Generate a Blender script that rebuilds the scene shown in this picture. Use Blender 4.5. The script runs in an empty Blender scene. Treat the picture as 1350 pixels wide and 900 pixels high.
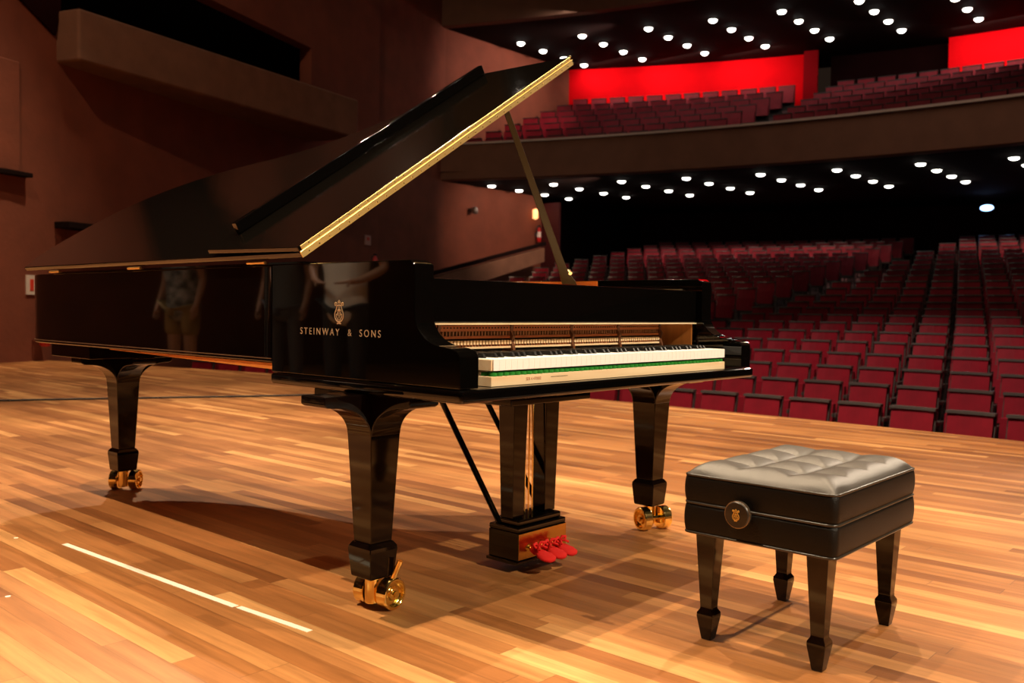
import bpy, bmesh, math, random
from mathutils import Vector, Matrix
random.seed(7)
C = bpy.context.scene.collection
PI = math.pi
sin, cos = math.sin, math.cos

# ------------------------------------------------------------------ camera numbers
CAM = Vector((-1.59546, -1.60707, 0.86355))
YAW, PITCH, ROLL, FPX, PY = -0.84064, -0.03685, 0.01427, 1195.2727, 452.97974
FW = Vector((-sin(YAW)*cos(PITCH), cos(YAW)*cos(PITCH), sin(PITCH)))
R0 = Vector((cos(YAW), sin(YAW), 0)); U0 = R0.cross(FW)
R2 = R0*cos(ROLL) + U0*sin(ROLL); U2 = -R0*sin(ROLL) + U0*cos(ROLL)
def project(P):
    d = Vector(P) - CAM; z = d.dot(FW)
    return 675 + FPX*d.dot(R2)/z, PY - FPX*d.dot(U2)/z, z

# ------------------------------------------------------------------ materials
def nt(m): return m.node_tree.nodes, m.node_tree.links
def mat(name, col, rough=.5, metal=0., coat=0., var=0., vscale=8., bump=0., bscale=60., spec=.5, emit=None, estr=0., sheen=0.):
    m = bpy.data.materials.new(name); m.use_nodes = True
    n, l = nt(m); b = n['Principled BSDF']
    b.inputs['Base Color'].default_value = (*col, 1)
    b.inputs['Roughness'].default_value = rough
    b.inputs['Metallic'].default_value = metal
    b.inputs['Coat Weight'].default_value = coat
    b.inputs['Coat Roughness'].default_value = .03
    b.inputs['Specular IOR Level'].default_value = spec
    if sheen: b.inputs['Sheen Weight'].default_value = sheen
    if emit: b.inputs['Emission Color'].default_value = (*emit, 1); b.inputs['Emission Strength'].default_value = estr
    tc = n.new('ShaderNodeTexCoord')
    if var:
        t = n.new('ShaderNodeTexNoise'); t.inputs['Scale'].default_value = vscale; t.inputs['Detail'].default_value = 5
        l.new(tc.outputs['Object'], t.inputs['Vector'])
        r = n.new('ShaderNodeValToRGB')
        r.color_ramp.elements[0].position = .3; r.color_ramp.elements[1].position = .7
        r.color_ramp.elements[0].color = (*[c*(1-var) for c in col], 1)
        r.color_ramp.elements[1].color = (*[min(1, c*(1+var)) for c in col], 1)
        l.new(t.outputs['Fac'], r.inputs['Fac']); l.new(r.outputs['Color'], b.inputs['Base Color'])
    if bump:
        t = n.new('ShaderNodeTexNoise'); t.inputs['Scale'].default_value = bscale; t.inputs['Detail'].default_value = 4
        l.new(tc.outputs['Object'], t.inputs['Vector'])
        bp = n.new('ShaderNodeBump'); bp.inputs['Strength'].default_value = bump; bp.inputs['Distance'].default_value = .01
        l.new(t.outputs['Fac'], bp.inputs['Height']); l.new(bp.outputs['Normal'], b.inputs['Normal'])
    return m

def wood_mat(name, c1, c2, axis='X', rough=.4, scale=30., stretch=.08):
    m = mat(name, c1, rough); n, l = nt(m); b = n['Principled BSDF']
    tc = n.new('ShaderNodeTexCoord'); mp = n.new('ShaderNodeMapping')
    s = [1, 1, 1]; s['XYZ'.index(axis)] = stretch; mp.inputs['Scale'].default_value = s
    t = n.new('ShaderNodeTexNoise'); t.inputs['Scale'].default_value = scale; t.inputs['Detail'].default_value = 6
    r = n.new('ShaderNodeValToRGB'); r.color_ramp.elements[0].position = .35; r.color_ramp.elements[1].position = .65
    r.color_ramp.elements[0].color = (*c1, 1); r.color_ramp.elements[1].color = (*c2, 1)
    l.new(tc.outputs['Object'], mp.inputs['Vector']); l.new(mp.outputs['Vector'], t.inputs['Vector'])
    l.new(t.outputs['Fac'], r.inputs['Fac']); l.new(r.outputs['Color'], b.inputs['Base Color'])
    return m

def floor_mat():
    m = mat('stage_boards', (.4, .18, .06), .28); n, l = nt(m); b = n['Principled BSDF']
    geo = n.new('ShaderNodeNewGeometry'); sep = n.new('ShaderNodeSeparateXYZ'); l.new(geo.outputs['Position'], sep.inputs[0])
    def M(op, a, bb=None, c=None):
        q = n.new('ShaderNodeMath'); q.operation = op
        for i, v in enumerate((a, bb, c)):
            if v is None: continue
            if isinstance(v, (int, float)): q.inputs[i].default_value = v
            else: l.new(v, q.inputs[i])
        return q.outputs[0]
    w, L = .066, 1.1
    xs = M('DIVIDE', sep.outputs['X'], w); row = M('FLOOR', xs)
    wn = n.new('ShaderNodeTexWhiteNoise'); wn.noise_dimensions = '1D'; l.new(row, wn.inputs['W'])
    ys = M('ADD', M('DIVIDE', sep.outputs['Y'], L), M('MULTIPLY', wn.outputs['Value'], 7.3)); colm = M('FLOOR', ys)
    cmb = n.new('ShaderNodeCombineXYZ'); l.new(row, cmb.inputs[0]); l.new(colm, cmb.inputs[1])
    w2 = n.new('ShaderNodeTexWhiteNoise'); w2.noise_dimensions = '2D'; l.new(cmb.outputs[0], w2.inputs['Vector'])
    ramp = n.new('ShaderNodeValToRGB'); cr = ramp.color_ramp
    cols = [(0, (.21, .074, .020)), (.25, (.29, .110, .031)), (.6, (.36, .148, .046)), (.92, (.45, .205, .068)), (1, (.60, .31, .115))]
    cr.elements[0].position = 0; cr.elements[0].color = (*cols[0][1], 1); cr.elements[1].position = 1; cr.elements[1].color = (*cols[-1][1], 1)
    for p, c in cols[1:-1]:
        e = cr.elements.new(p); e.color = (*c, 1)
    l.new(w2.outputs['Value'], ramp.inputs['Fac'])
    # grain, stretched along the boards
    mp = n.new('ShaderNodeMapping'); mp.inputs['Scale'].default_value = (1, .05, 1); l.new(geo.outputs['Position'], mp.inputs['Vector'])
    ad = n.new('ShaderNodeVectorMath'); ad.operation = 'ADD'; l.new(mp.outputs[0], ad.inputs[0]); l.new(w2.outputs['Color'], ad.inputs[1])
    gr = n.new('ShaderNodeTexNoise'); gr.inputs['Scale'].default_value = 42; gr.inputs['Detail'].default_value = 7; gr.inputs['Roughness'].default_value = .65
    l.new(ad.outputs[0], gr.inputs['Vector'])
    g2 = M('MULTIPLY_ADD', gr.outputs['Fac'], 1.3, .35)
    big = n.new('ShaderNodeTexNoise'); big.inputs['Scale'].default_value = 1.1; big.inputs['Detail'].default_value = 3
    l.new(geo.outputs['Position'], big.inputs['Vector'])
    b2 = M('MULTIPLY_ADD', big.outputs['Fac'], 1.1, .45)
    # gaps
    fx = M('FRACT', xs); fy = M('FRACT', ys)
    gx = M('MINIMUM', fx, M('SUBTRACT', 1, fx)); gy = M('MINIMUM', fy, M('SUBTRACT', 1, fy))
    gapx = M('GREATER_THAN', gx, .010); gapy = M('GREATER_THAN', gy, .0012)
    gap = M('MULTIPLY_ADD', M('MULTIPLY', gapx, gapy), .38, .62)
    tot = M('MULTIPLY', M('MULTIPLY', g2, b2), gap)
    mix = n.new('ShaderNodeVectorMath'); mix.operation = 'SCALE'; l.new(ramp.outputs['Color'], mix.inputs[0]); l.new(tot, mix.inputs['Scale'])
    # pale scuffs
    sc = n.new('ShaderNodeTexNoise'); sc.inputs['Scale'].default_value = 9; sc.inputs['Detail'].default_value = 9; sc.inputs['Roughness'].default_value = .8
    sc.inputs['Distortion'].default_value = 1.4; l.new(geo.outputs['Position'], sc.inputs['Vector'])
    thr = n.new('ShaderNodeValToRGB'); thr.color_ramp.elements[0].position = .66; thr.color_ramp.elements[1].position = .74
    l.new(sc.outputs['Fac'], thr.inputs['Fac'])
    mx = n.new('ShaderNodeMix'); mx.data_type = 'RGBA'; l.new(M('MULTIPLY', thr.outputs['Color'], .35), mx.inputs[0])
    l.new(mix.outputs[0], mx.inputs[6]); mx.inputs[7].default_value = (.55, .38, .22, 1)
    l.new(mx.outputs[2], b.inputs['Base Color'])
    rr = M('MULTIPLY_ADD', big.outputs['Fac'], .25, .22)
    l.new(M('ADD', rr, M('MULTIPLY', gr.outputs['Fac'], .1)), b.inputs['Roughness'])
    bp = n.new('ShaderNodeBump'); bp.inputs['Strength'].default_value = .25; bp.inputs['Distance'].default_value = .002
    l.new(M('MULTIPLY', gap, g2), bp.inputs['Height']); l.new(bp.outputs['Normal'], b.inputs['Normal'])
    return m

BLACK = mat('black_polyester', (.0018, .0015, .0013), .03, coat=.3)
LIDTOP = mat('black_lid_polish', (.003, .0024, .0018), .035, coat=.2, bump=.02, bscale=500)
LEG = mat('black_leg_polish', (.004, .002, .0015), .06, spec=.33)
GOLD = mat('polished_brass', (1., .74, .26), .16, metal=1)
GOLDR = mat('brushed_brass', (1., .70, .27), .42, metal=1)
BRASSPL = mat('lyre_brass_plate', (.75, .46, .14), .22, metal=1, bump=.1, bscale=30)
SCREW = mat('screw_brass', (1, .85, .5), .15, metal=1)
IVORY = mat('key_top_white', (.97, .96, .95), .3)
EBONY = mat('key_black', (.012, .011, .01), .25)
MAPLE = wood_mat('pale_maple', (.78, .56, .33), (.88, .70, .46), 'X')
CHERRY = wood_mat('action_cherry', (.36, .10, .03), (.48, .16, .05), 'X')
AMBER = wood_mat('case_inner_veneer', (.55, .19, .04), (.74, .30, .07), 'Z', rough=.35)
MAHOG = wood_mat('inner_rim_veneer', (.62, .13, .02), (.75, .20, .03), 'Y', rough=.3)
OAK = wood_mat('orange_underside', (.75, .26, .05), (.85, .34, .07), 'Y')
PROPM = mat('prop_varnish', (.032, .017, .004), .35, spec=.25)
FELT = mat('green_felt', (.02, .30, .03), .9, bump=.5, bscale=900)
REDFELT = mat('red_cloth', (.66, .018, .014), .9, spec=.2, bump=.3, bscale=500)
DARKF = mat('dark_felt', (.03, .022, .016), .8)
PLATE = mat('iron_plate_gold', (.55, .36, .12), .35, metal=.7)
STEEL = mat('string_steel', (.6, .58, .55), .25, metal=1)
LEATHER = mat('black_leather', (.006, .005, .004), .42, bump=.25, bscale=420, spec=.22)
LEATHERT = mat('black_leather_lit_top', (.035, .028, .022), .46, bump=.12, bscale=420, spec=1.)  # base lifted to brown-grey, painting in the light on the seat top
PIPING = mat('leather_piping', (.03, .024, .018), .30, spec=.7)
BENCHWOOD = mat('bench_leg_polish', (.008, .0035, .002), .08, spec=.4)
TAPE = mat('white_tape', (.9, .84, .7), .6)
CABLE = mat('black_cable', (.02, .02, .022), .6)
WALL = mat('brown_wall_plaster', (.20, .054, .026), .85, var=.12, vscale=2.2, bump=.5, bscale=14)
CONC = mat('brown_concrete', (.20, .100, .058), .85, var=.12, vscale=3, bump=.5, bscale=20)
FASC = mat('balcony_concrete', (.21, .105, .062), .8, var=.1, vscale=2, bump=.3, bscale=10)
DARK = mat('black_ceiling', (.010, .004, .0035), .9, spec=.1)
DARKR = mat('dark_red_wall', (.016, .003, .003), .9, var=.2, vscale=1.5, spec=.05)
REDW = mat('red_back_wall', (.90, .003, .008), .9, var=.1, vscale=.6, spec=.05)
CARPET = mat('aisle_carpet', (.035, .010, .010), .95)
SEATRED = mat('red_upholstery', (.21, .0035, .014), .55, var=.15, vscale=6, spec=.3)
FARBLK = mat('far_seat_shell_dim', (.022, .016, .014), .5, spec=.3)  # darker shell copy, keeps the far rims from looking lit
SEATBLK = mat('seat_shell_lit_grey', (.075, .066, .058), .25, spec=.9)  # shell base lightened to paint in light on the rims
LAMPON = mat('lamp_lens_lit', (1, 1, 1), .4, emit=(1, .95, .85), estr=11)
LAMPTRIM = mat('lamp_trim', (.05, .04, .035), .5)
BLUELED = mat('blue_screen_light', (.2, .4, 1), .4, emit=(.35, .55, 1), estr=5)
SIGNW = mat('sign_white', (.75, .68, .6), .5)
SIGNR = mat('sign_red', (.75, .05, .02), .5)
EXTR = mat('extinguisher_red', (.6, .02, .02), .3)
SCONCE = mat('sconce_glow', (1, .6, .3), .4, emit=(1, .42, .15), estr=2.2)
GREYM = mat('grey_metal', (.3, .28, .26), .4, metal=.6)
FLOOR = floor_mat()

# ------------------------------------------------------------------ mesh builder
class MB:
    def __init__(s): s.bm = bmesh.new()
    def verts_faces(s, vs, fs):
        v = [s.bm.verts.new(p) for p in vs]
        for f in fs:
            try: s.bm.faces.new([v[i] for i in f])
            except ValueError: pass
        return v
    def box(s, x0, x1, y0, y1, z0, z1):
        s.verts_faces([(x, y, z) for z in (z0, z1) for y in (y0, y1) for x in (x0, x1)],
                      [(0, 2, 3, 1), (4, 5, 7, 6), (0, 1, 5, 4), (2, 6, 7, 3), (0, 4, 6, 2), (1, 3, 7, 5)])
        return s
    def frustum(s, c, z0, w0, z1, w1, d0=None, d1=None):
        d0 = d0 or w0; d1 = d1 or w1; x, y = c
        vs = []
        for z, w, d in ((z0, w0, d0), (z1, w1, d1)):
            vs += [(x-w/2, y-d/2, z), (x+w/2, y-d/2, z), (x+w/2, y+d/2, z), (x-w/2, y+d/2, z)]
        s.verts_faces(vs, [(3, 2, 1, 0), (4, 5, 6, 7), (0, 1, 5, 4), (1, 2, 6, 5), (2, 3, 7, 6), (3, 0, 4, 7)])
        return s
    def stack(s, c, prof):
        for (z0, w0), (z1, w1) in zip(prof, prof[1:]): pass
        x, y = c; vs = []; fs = []
        for z, w in prof: vs += [(x-w/2, y-w/2, z), (x+w/2, y-w/2, z), (x+w/2, y+w/2, z), (x-w/2, y+w/2, z)]
        k = len(prof)
        for i in range(k-1):
            for j in range(4): fs.append((4*i+j, 4*i+(j+1) % 4, 4*i+4+(j+1) % 4, 4*i+4+j))
        fs += [(3, 2, 1, 0), (4*k-4, 4*k-3, 4*k-2, 4*k-1)]
        s.verts_faces(vs, fs); return s
    def prism(s, poly, a0, a1, plane='xy'):
        """poly of 2D points extruded along the remaining axis from a0 to a1"""
        def p(q, a):
            if plane == 'xy': return (q[0], q[1], a)
            if plane == 'yz': return (a, q[0], q[1])
            return (q[0], a, q[1])
        k = len(poly)
        vs = [p(q, a0) for q in poly] + [p(q, a1) for q in poly]
        fs = [tuple(range(k))[::-1], tuple(range(k, 2*k))] + [(i, (i+1) % k, k+(i+1) % k, k+i) for i in range(k)]
        s.verts_faces(vs, fs); return s
    def band(s, outer, inner, z0, z1):
        k = len(outer); vs = [(x, y, z) for P, z in ((outer, z0), (inner, z0), (inner, z1), (outer, z1)) for x, y in P]
        fs = []
        for i in range(k-1):
            for a in range(4):
                b = (a+1) % 4
                fs.append((a*k+i, a*k+i+1, b*k+i+1, b*k+i))
        fs += [(0, k, 2*k, 3*k), (k-1, 4*k-1, 3*k-1, 2*k-1)]
        s.verts_faces(vs, fs); return s
    def tube(s, pts, r, seg=10, closed=False):
        pts = [Vector(p) for p in pts]; n = len(pts); rings = []
        rr = r if isinstance(r, (list, tuple)) else [r]*n
        up = None
        for i, p in enumerate(pts):
            a = pts[i-1] if (i > 0 or closed) else p
            b = pts[(i+1) % n] if (i < n-1 or closed) else p
            t = (b-a).normalized()
            if up is None:
                up = Vector((0, 0, 1)) if abs(t.z) < .9 else Vector((1, 0, 0))
            x = t.cross(up)
            if x.length < 1e-4: x = t.orthogonal()
            x.normalize(); y = x.cross(t).normalized(); up = y
            rings.append([s.bm.verts.new(p + (x*cos(2*PI*j/seg) + y*sin(2*PI*j/seg))*rr[i]) for j in range(seg)])
        for i in range(n if closed else n-1):
            A, B = rings[i], rings[(i+1) % n]
            for j in range(seg): s.bm.faces.new((A[j], A[(j+1) % seg], B[(j+1) % seg], B[j]))
        if not closed: s.bm.faces.new(rings[0][::-1]); s.bm.faces.new(rings[-1])
        return s
    def lathe(s, prof, origin=(0, 0, 0), axis=(0, 0, 1), seg=24):
        """prof of (radius, height) along axis"""
        ax = Vector(axis).normalized(); x = ax.orthogonal().normalized(); y = ax.cross(x); o = Vector(origin)
        rings = []
        for r, h in prof:
            if r < 1e-6: rings.append([s.bm.verts.new(o+ax*h)])
            else: rings.append([s.bm.verts.new(o+ax*h+(x*cos(2*PI*j/seg)+y*sin(2*PI*j/seg))*r) for j in range(seg)])
        for A, B in zip(rings, rings[1:]):
            for j in range(seg):
                k = (j+1) % seg
                if len(A) == 1 and len(B) == 1: continue
                if len(A) == 1: s.bm.faces.new((A[0], B[k], B[j]))
                elif len(B) == 1: s.bm.faces.new((A[j], A[k], B[0]))
                else: s.bm.faces.new((A[j], A[k], B[k], B[j]))
        if len(rings[0]) > 1: s.bm.faces.new(rings[0][::-1])
        if len(rings[-1]) > 1: s.bm.faces.new(rings[-1])
        return s
    def xform(s, M): bmesh.ops.transform(s.bm, matrix=M, verts=s.bm.verts); return s
    def build(s, name, m, parent=None, bevel=0., smooth=False, seg=2, tri=False):
        bmesh.ops.recalc_face_normals(s.bm, faces=s.bm.faces)
        off = Vector((0, 0, 0)); q = parent
        if parent is not None:
            off = wloc(parent); 
        # meshes are authored in world coordinates; the origin is moved to the base of the mesh
        if s.bm.verts:
            xs = [v.co for v in s.bm.verts]
            base = Vector(((min(v.x for v in xs)+max(v.x for v in xs))/2, (min(v.y for v in xs)+max(v.y for v in xs))/2, min(v.z for v in xs)))
        else: base = Vector((0, 0, 0))
        bmesh.ops.translate(s.bm, vec=-base, verts=s.bm.verts)
        me = bpy.data.meshes.new(name); s.bm.to_mesh(me); s.bm.free(); me.materials.append(m)
        o = bpy.data.objects.new(name, me); C.objects.link(o)
        WL[o.name] = base
        o.location = base - off
        if parent is not None: o.parent = parent
        if smooth:
            for p in me.polygons: p.use_smooth = True
        if bevel:
            b = o.modifiers.new('bevel', 'BEVEL'); b.width = bevel; b.segments = seg; b.limit_method = 'ANGLE'; b.angle_limit = .6
            b.harden_normals = False
            if seg > 1:
                for p in me.polygons: p.use_smooth = True
                w = o.modifiers.new('wn', 'WEIGHTED_NORMAL'); w.keep_sharp = True; w.weight = 100
        return o
WL = {}
def wloc(o): return WL.get(o.name, Vector((0, 0, 0)))
def tag(o, label=None, cat=None, group=None, kind=None):
    if label: o['label'] = label
    if cat: o['category'] = cat
    if group: o['group'] = group
    if kind: o['kind'] = kind
    return o
def thing(name, label, cat, loc, group=None):
    o = bpy.data.objects.new(name, None); C.objects.link(o); o.empty_display_size = .1
    o.location = loc; WL[o.name] = Vector(loc)
    return tag(o, label, cat, group)
def struct(o): o['kind'] = 'structure'; return o
def smooth_curve(pts, k=8, closed=False):
    out = []; n = len(pts)
    for i in range(n-1):
        p0 = Vector(pts[max(i-1, 0)]); p1 = Vector(pts[i]); p2 = Vector(pts[i+1]); p3 = Vector(pts[min(i+2, n-1)])
        for j in range(k):
            t = j/k
            out.append(tuple(.5*((2*p1)+(-p0+p2)*t+(2*p0-5*p1+4*p2-p3)*t*t+(-p0+3*p1-3*p2+p3)*t**3)))
    out.append(tuple(pts[-1])); return out
def offset(path, d):
    """offset an open 2D path to its left by d"""
    out = []; n = len(path)
    for i, p in enumerate(path):
        a = Vector(path[max(i-1, 0)]); b = Vector(path[min(i+1, n-1)]); t = (b-a).normalized()
        out.append((p[0]-t.y*d, p[1]+t.x*d))
    return out
ORD = ['first', 'second', 'third', 'fourth', 'fifth', 'sixth', 'seventh', 'eighth', 'ninth', 'tenth', 'eleventh', 'twelfth', 'thirteenth',
       'fourteenth', 'fifteenth', 'sixteenth', 'seventeenth', 'eighteenth', 'nineteenth', 'twentieth', 'twenty-first', 'twenty-second',
       'twenty-third', 'twenty-fourth', 'twenty-fifth', 'twenty-sixth', 'twenty-seventh', 'twenty-eighth', 'twenty-ninth', 'thirtieth']

# ================================================================== THE HALL
YC = 2.8
def arc(x0, y, k=.016): return x0 - k*(y-YC)**2
YL, YR = 17.8, -12.2           # side walls of the auditorium
# left wall polyline (plan)
wl = [(-9.0, 9.0), (3.35, 12.65), (13.4, 16.45), (13.41, 16.6), (17.0, 17.8), (34.0, 17.8)]
def wy(x):
    for (a, b), (c, d) in zip(wl, wl[1:]):
        if a <= x <= c and c > a: return b+(d-b)*(x-a)/(c-a)
    return wl[-1][1]
HT = 13.0
# stage floor
poly = [(-9, -12.2)] + [(arc(5.62, y), y) for y in [i*.5-12 for i in range(0, 49)] if y <= 12.4]
yend = 12.93
poly += [(arc(5.62, yend), yend), (3.35, 12.65), (-9, 9.0)]
m = MB(); m.prism(poly, -.12, 0); struct(m.build('floor', FLOOR))
edge = [(arc(5.62, y)-.02, y) for y in [i*.5-12 for i in range(0, 50)]]
m = MB(); m.band(edge, offset(edge, .05), -1.3, -.121); struct(m.build('trim_1', DARK))

def mk_wall(name, path, z0, z1, matl, th=.3):
    mb = MB(); mb.band(path, offset(path, th), z0, z1); return struct(mb.build(name, matl))
# left wall is split round the opening of the side box
OX0, OX1 = 4.2, 10.55         # opening in x
OZ0, OZ1 = 5.2, 6.62
def wseg(name, x0, x1, z0, z1, matl=WALL, off=0., th=.3):
    pts = [(x0, wy(x0)-off)] + [(a, b-off) for a, b in wl if x0 < a < x1] + [(x1, wy(x1)-off)]
    mb = MB(); mb.band(pts, offset(pts, th), z0, z1); return mb
wseg('w', -9, OX0, -1.3, HT).build('wall_left', WALL)['kind'] = 'structure'
wseg('w', OX0, OX1, -1.3, OZ0).build('wall_left', WALL)['kind'] = 'structure'
wseg('w', OX0, OX1, OZ1, HT).build('wall_left', WALL)['kind'] = 'structure'
wseg('w', OX1, 21.45, -1.3, HT).build('wall_left', WALL)['kind'] = 'structure'
m = MB(); m.box(21.3, 34, 17.0, 19.6, 4.63, 4.75); struct(m.build('ceiling', DARK))
wseg('w', 21.45, 34, 4.76, HT).build('wall_left', WALL)['kind'] = 'structure'
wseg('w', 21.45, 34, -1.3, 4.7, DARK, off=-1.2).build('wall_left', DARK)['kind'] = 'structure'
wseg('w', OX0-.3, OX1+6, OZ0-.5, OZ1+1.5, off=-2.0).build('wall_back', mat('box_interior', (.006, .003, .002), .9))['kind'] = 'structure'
# side box parapet: runs proud of the wall
def along(x, d, z): # point d metres in front of the wall
    e = .01; t = Vector((1, (wy(x+e)-wy(x))/e)).normalized()
    return (x + t.y*d, wy(x) - t.x*d, z)
m = MB()
bx0, bx1 = 4.15, 10.5
def boxsec(x, d0, d1, z0, z1): return [along(x, d0, z0), along(x, d1, z0), along(x, d1, z1), along(x, d0, z1)]
sec = [boxsec(bx0, -.15, .45, 4.54, 5.33), boxsec(bx1, -.15, 1.25, 4.54, 5.38)]
vs = sec[0]+sec[1]
m.verts_faces(vs, [(0, 1, 2, 3), (7, 6, 5, 4), (0, 4, 5, 1), (1, 5, 6, 2), (2, 6, 7, 3), (3, 7, 4, 0)])
o = m.build('trim_2', CONC, bevel=.05, seg=2); struct(o)
# raised plain panel at the far left of the wall and the ledges
m = MB(); x0, x1 = 1.0, 3.5
a = boxsec(x0, -.1, .06, 2.78, 4.37); b = boxsec(x1, -.1, .06, 2.78, 4.37)
m.verts_faces(a+b, [(0, 1, 2, 3), (7, 6, 5, 4), (0, 4, 5, 1), (1, 5, 6, 2), (2, 6, 7, 3), (3, 7, 4, 0)])
struct(m.build('trim_3', WALL, bevel=.02))
def ledge(name, x0, x1, d, z0, z1, matl):
    mb = MB(); a = boxsec(x0, -.1, d, z0, z1); b = boxsec(x1, -.1, d, z0, z1)
    mb.verts_faces(a+b, [(0, 1, 2, 3), (7, 6, 5, 4), (0, 4, 5, 1), (1, 5, 6, 2), (2, 6, 7, 3), (3, 7, 4, 0)])
    return struct(mb.build(name, matl, bevel=.01))
ledge('trim_4', 1.2, 3.62, .16, 2.71, 2.775, DARK)
ledge('trim_5', 4.1, 5.4, .30, 2.02, 2.12, DARK)
# dark wall panel in place of a shadow beside the box, upper left corner
m = MB(); pg = [(4.1, 4.93), (4.19, 5.34), (4.19, 8.2), (1.2, 8.2), (1.2, 6.65), (3.53, 5.28)]
va = [along(x, -.05, z) for x, z in pg]+[along(x, .05, z) for x, z in pg]
m.verts_faces(va, [tuple(range(6)), tuple(range(11, 5, -1))]+[(i, (i+1) % 6, 6+(i+1) % 6, 6+i) for i in range(6)])
struct(m.build('trim_6', DARKR))

# sloping parapet of the side stairs by the left wall
m = MB(); yy = 17.0
m.prism([(13.0, 1.10), (20.7, 2.88), (20.7, 2.42), (13.0, .45)], yy, yy+.25, 'xz')
struct(m.build('trim_7', CONC, bevel=.02))
m = MB(); m.prism([(13.0, 1.26), (20.7, 3.06), (20.7, 2.95), (13.0, 1.14)], yy-.05, yy+.05, 'xz')
struct(m.build('trim_8', DARK))

# auditorium raked floor
def ztop(x):  # height of seat tops on the centre line
    if x < 17.9: return -.08 + .134*(x-8.2)
    return -.08 + .134*9.7 + .178*(x-17.9)
mb = MB(); xs = [5.0, 8.0] + [8+1.03*i for i in range(1, 24)]; ys = [YR+(YL-YR)*i/20 for i in range(21)]
grid = {}
vs = []; fs = []
for i, x in enumerate(xs):
    for j, y in enumerate(ys):
        vs.append((arc(x, y), y, max(-1.0, ztop(x)-.93)))
for i in range(len(xs)-1):
    for j in range(20):
        a = i*21+j; fs.append((a, a+21, a+22, a+1))
mb.verts_faces(vs, fs)
o = mb.build('floor', CARPET); struct(o)
sd = o.modifiers.new('s', 'SOLIDIFY'); sd.thickness = .2; sd.offset = 1
# walls of the auditorium
bw = [(arc(31.8, y, .020), y) for y in ys]
mk_wall('wall_back', bw, -1.3, 4.9, DARKR, -.3)
mk_wall('wall_right', [(5, YR), (34, YR)], -1.3, HT, WALL, -.3)
# balcony: parapet, slab, rake, back wall
bf = [(arc(20.35, y), y) for y in ys]
m = MB(); m.band(bf, offset(bf, -.35), 4.62, 5.62); struct(m.build('trim_9', FASC, bevel=.03))
m = MB(); m.band([(x-.05, y) for x, y in bf], [(x+.12, y) for x, y in bf], 5.62, 5.68); struct(m.build('trim_10', mat('parapet_cap', (.62, .55, .48), .4)))
bb = [(arc(32.2, y), y) for y in ys]
m = MB(); m.band([(x+.36, y) for x, y in bf], bb, 4.62, 4.8); struct(m.build('ceiling', DARK))
mb = MB(); vs = []; fs = []; prof = [(20.75, 4.85)] + [(21.0+.85*i, 4.95+.345*i) for i in range(8)] + [(28.2, 7.4)]
for x, z in prof:
    for y in ys: vs.append((arc(x, y, .018), y, z))
for i in range(len(prof)-1):
    for j in range(20):
        a = i*21+j; fs.append((a, a+21, a+22, a+1))
mb.verts_faces(vs, fs); struct(mb.build('floor', CARPET))
def backarc(y0, y1, z0, z1, name, matl, x=27.3, th=.2, n=8):
    pts = [(arc(x, y0+(y1-y0)*i/n, .020), y0+(y1-y0)*i/n) for i in range(n+1)]
    mb = MB(); mb.band(pts, offset(pts, -th), z0, z1); return struct(mb.build(name, matl))
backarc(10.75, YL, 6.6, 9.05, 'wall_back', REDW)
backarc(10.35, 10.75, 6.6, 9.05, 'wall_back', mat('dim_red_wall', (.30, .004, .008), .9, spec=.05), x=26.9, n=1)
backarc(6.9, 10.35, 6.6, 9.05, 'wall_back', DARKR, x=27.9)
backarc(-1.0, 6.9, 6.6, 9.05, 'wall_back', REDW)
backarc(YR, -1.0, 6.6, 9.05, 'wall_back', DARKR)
# upper ceiling and the brown soffit edge in front of it
ff = [(arc(20.2, y, .0155), y) for y in ys]
cb = [(arc(29.0, y), y) for y in ys]
m = MB(); m.band([(x+.3, y) for x, y in ff], cb, 9.05, 9.25); struct(m.build('ceiling', DARK))
m = MB(); m.band(ff, [(x+.3, y) for x, y in ff], 9.05, 13); struct(m.build('trim_11', FASC))
# main ceiling over hall and stage, unseen panels added for the lid to mirror
m = MB(); m.box(-9, 21, -12.2, 18, HT, HT+.2); struct(m.build('ceiling', mat('stage_ceiling', (.018, .009, .006), .8)))
m = MB(); m.box(-9.3, -9, -12.2, 9.2, -.1, HT); struct(m.build('wall_rear', mat('rear_wall', (.05, .022, .012), .8)))
m = MB(); m.box(-9, 5, -12.5, -12.2, -.1, HT); struct(m.build('wall_right', mat('right_wall', (.045, .02, .012), .8)))
refm = mat('lid_reflection_panel', (.15, .125, .075), .6)
for i, (x, y, w) in enumerate([(5.2, 7.0, 1.6), (6.6, 9.6, 1.5), (3.0, 10.2, 1.4), (8.2, 12.2, 1.2)]):
    mb = MB(); mb.box(-w, w, -.55, .55, 0, .12); mb.xform(Matrix.Translation((x, y, 9.6)) @ Matrix.Rotation(.5, 4, 'Z') @ Matrix.Rotation(-.25, 4, 'X'))
    o = mb.build('trim_%d' % (12+i), refm); struct(o)

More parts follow.
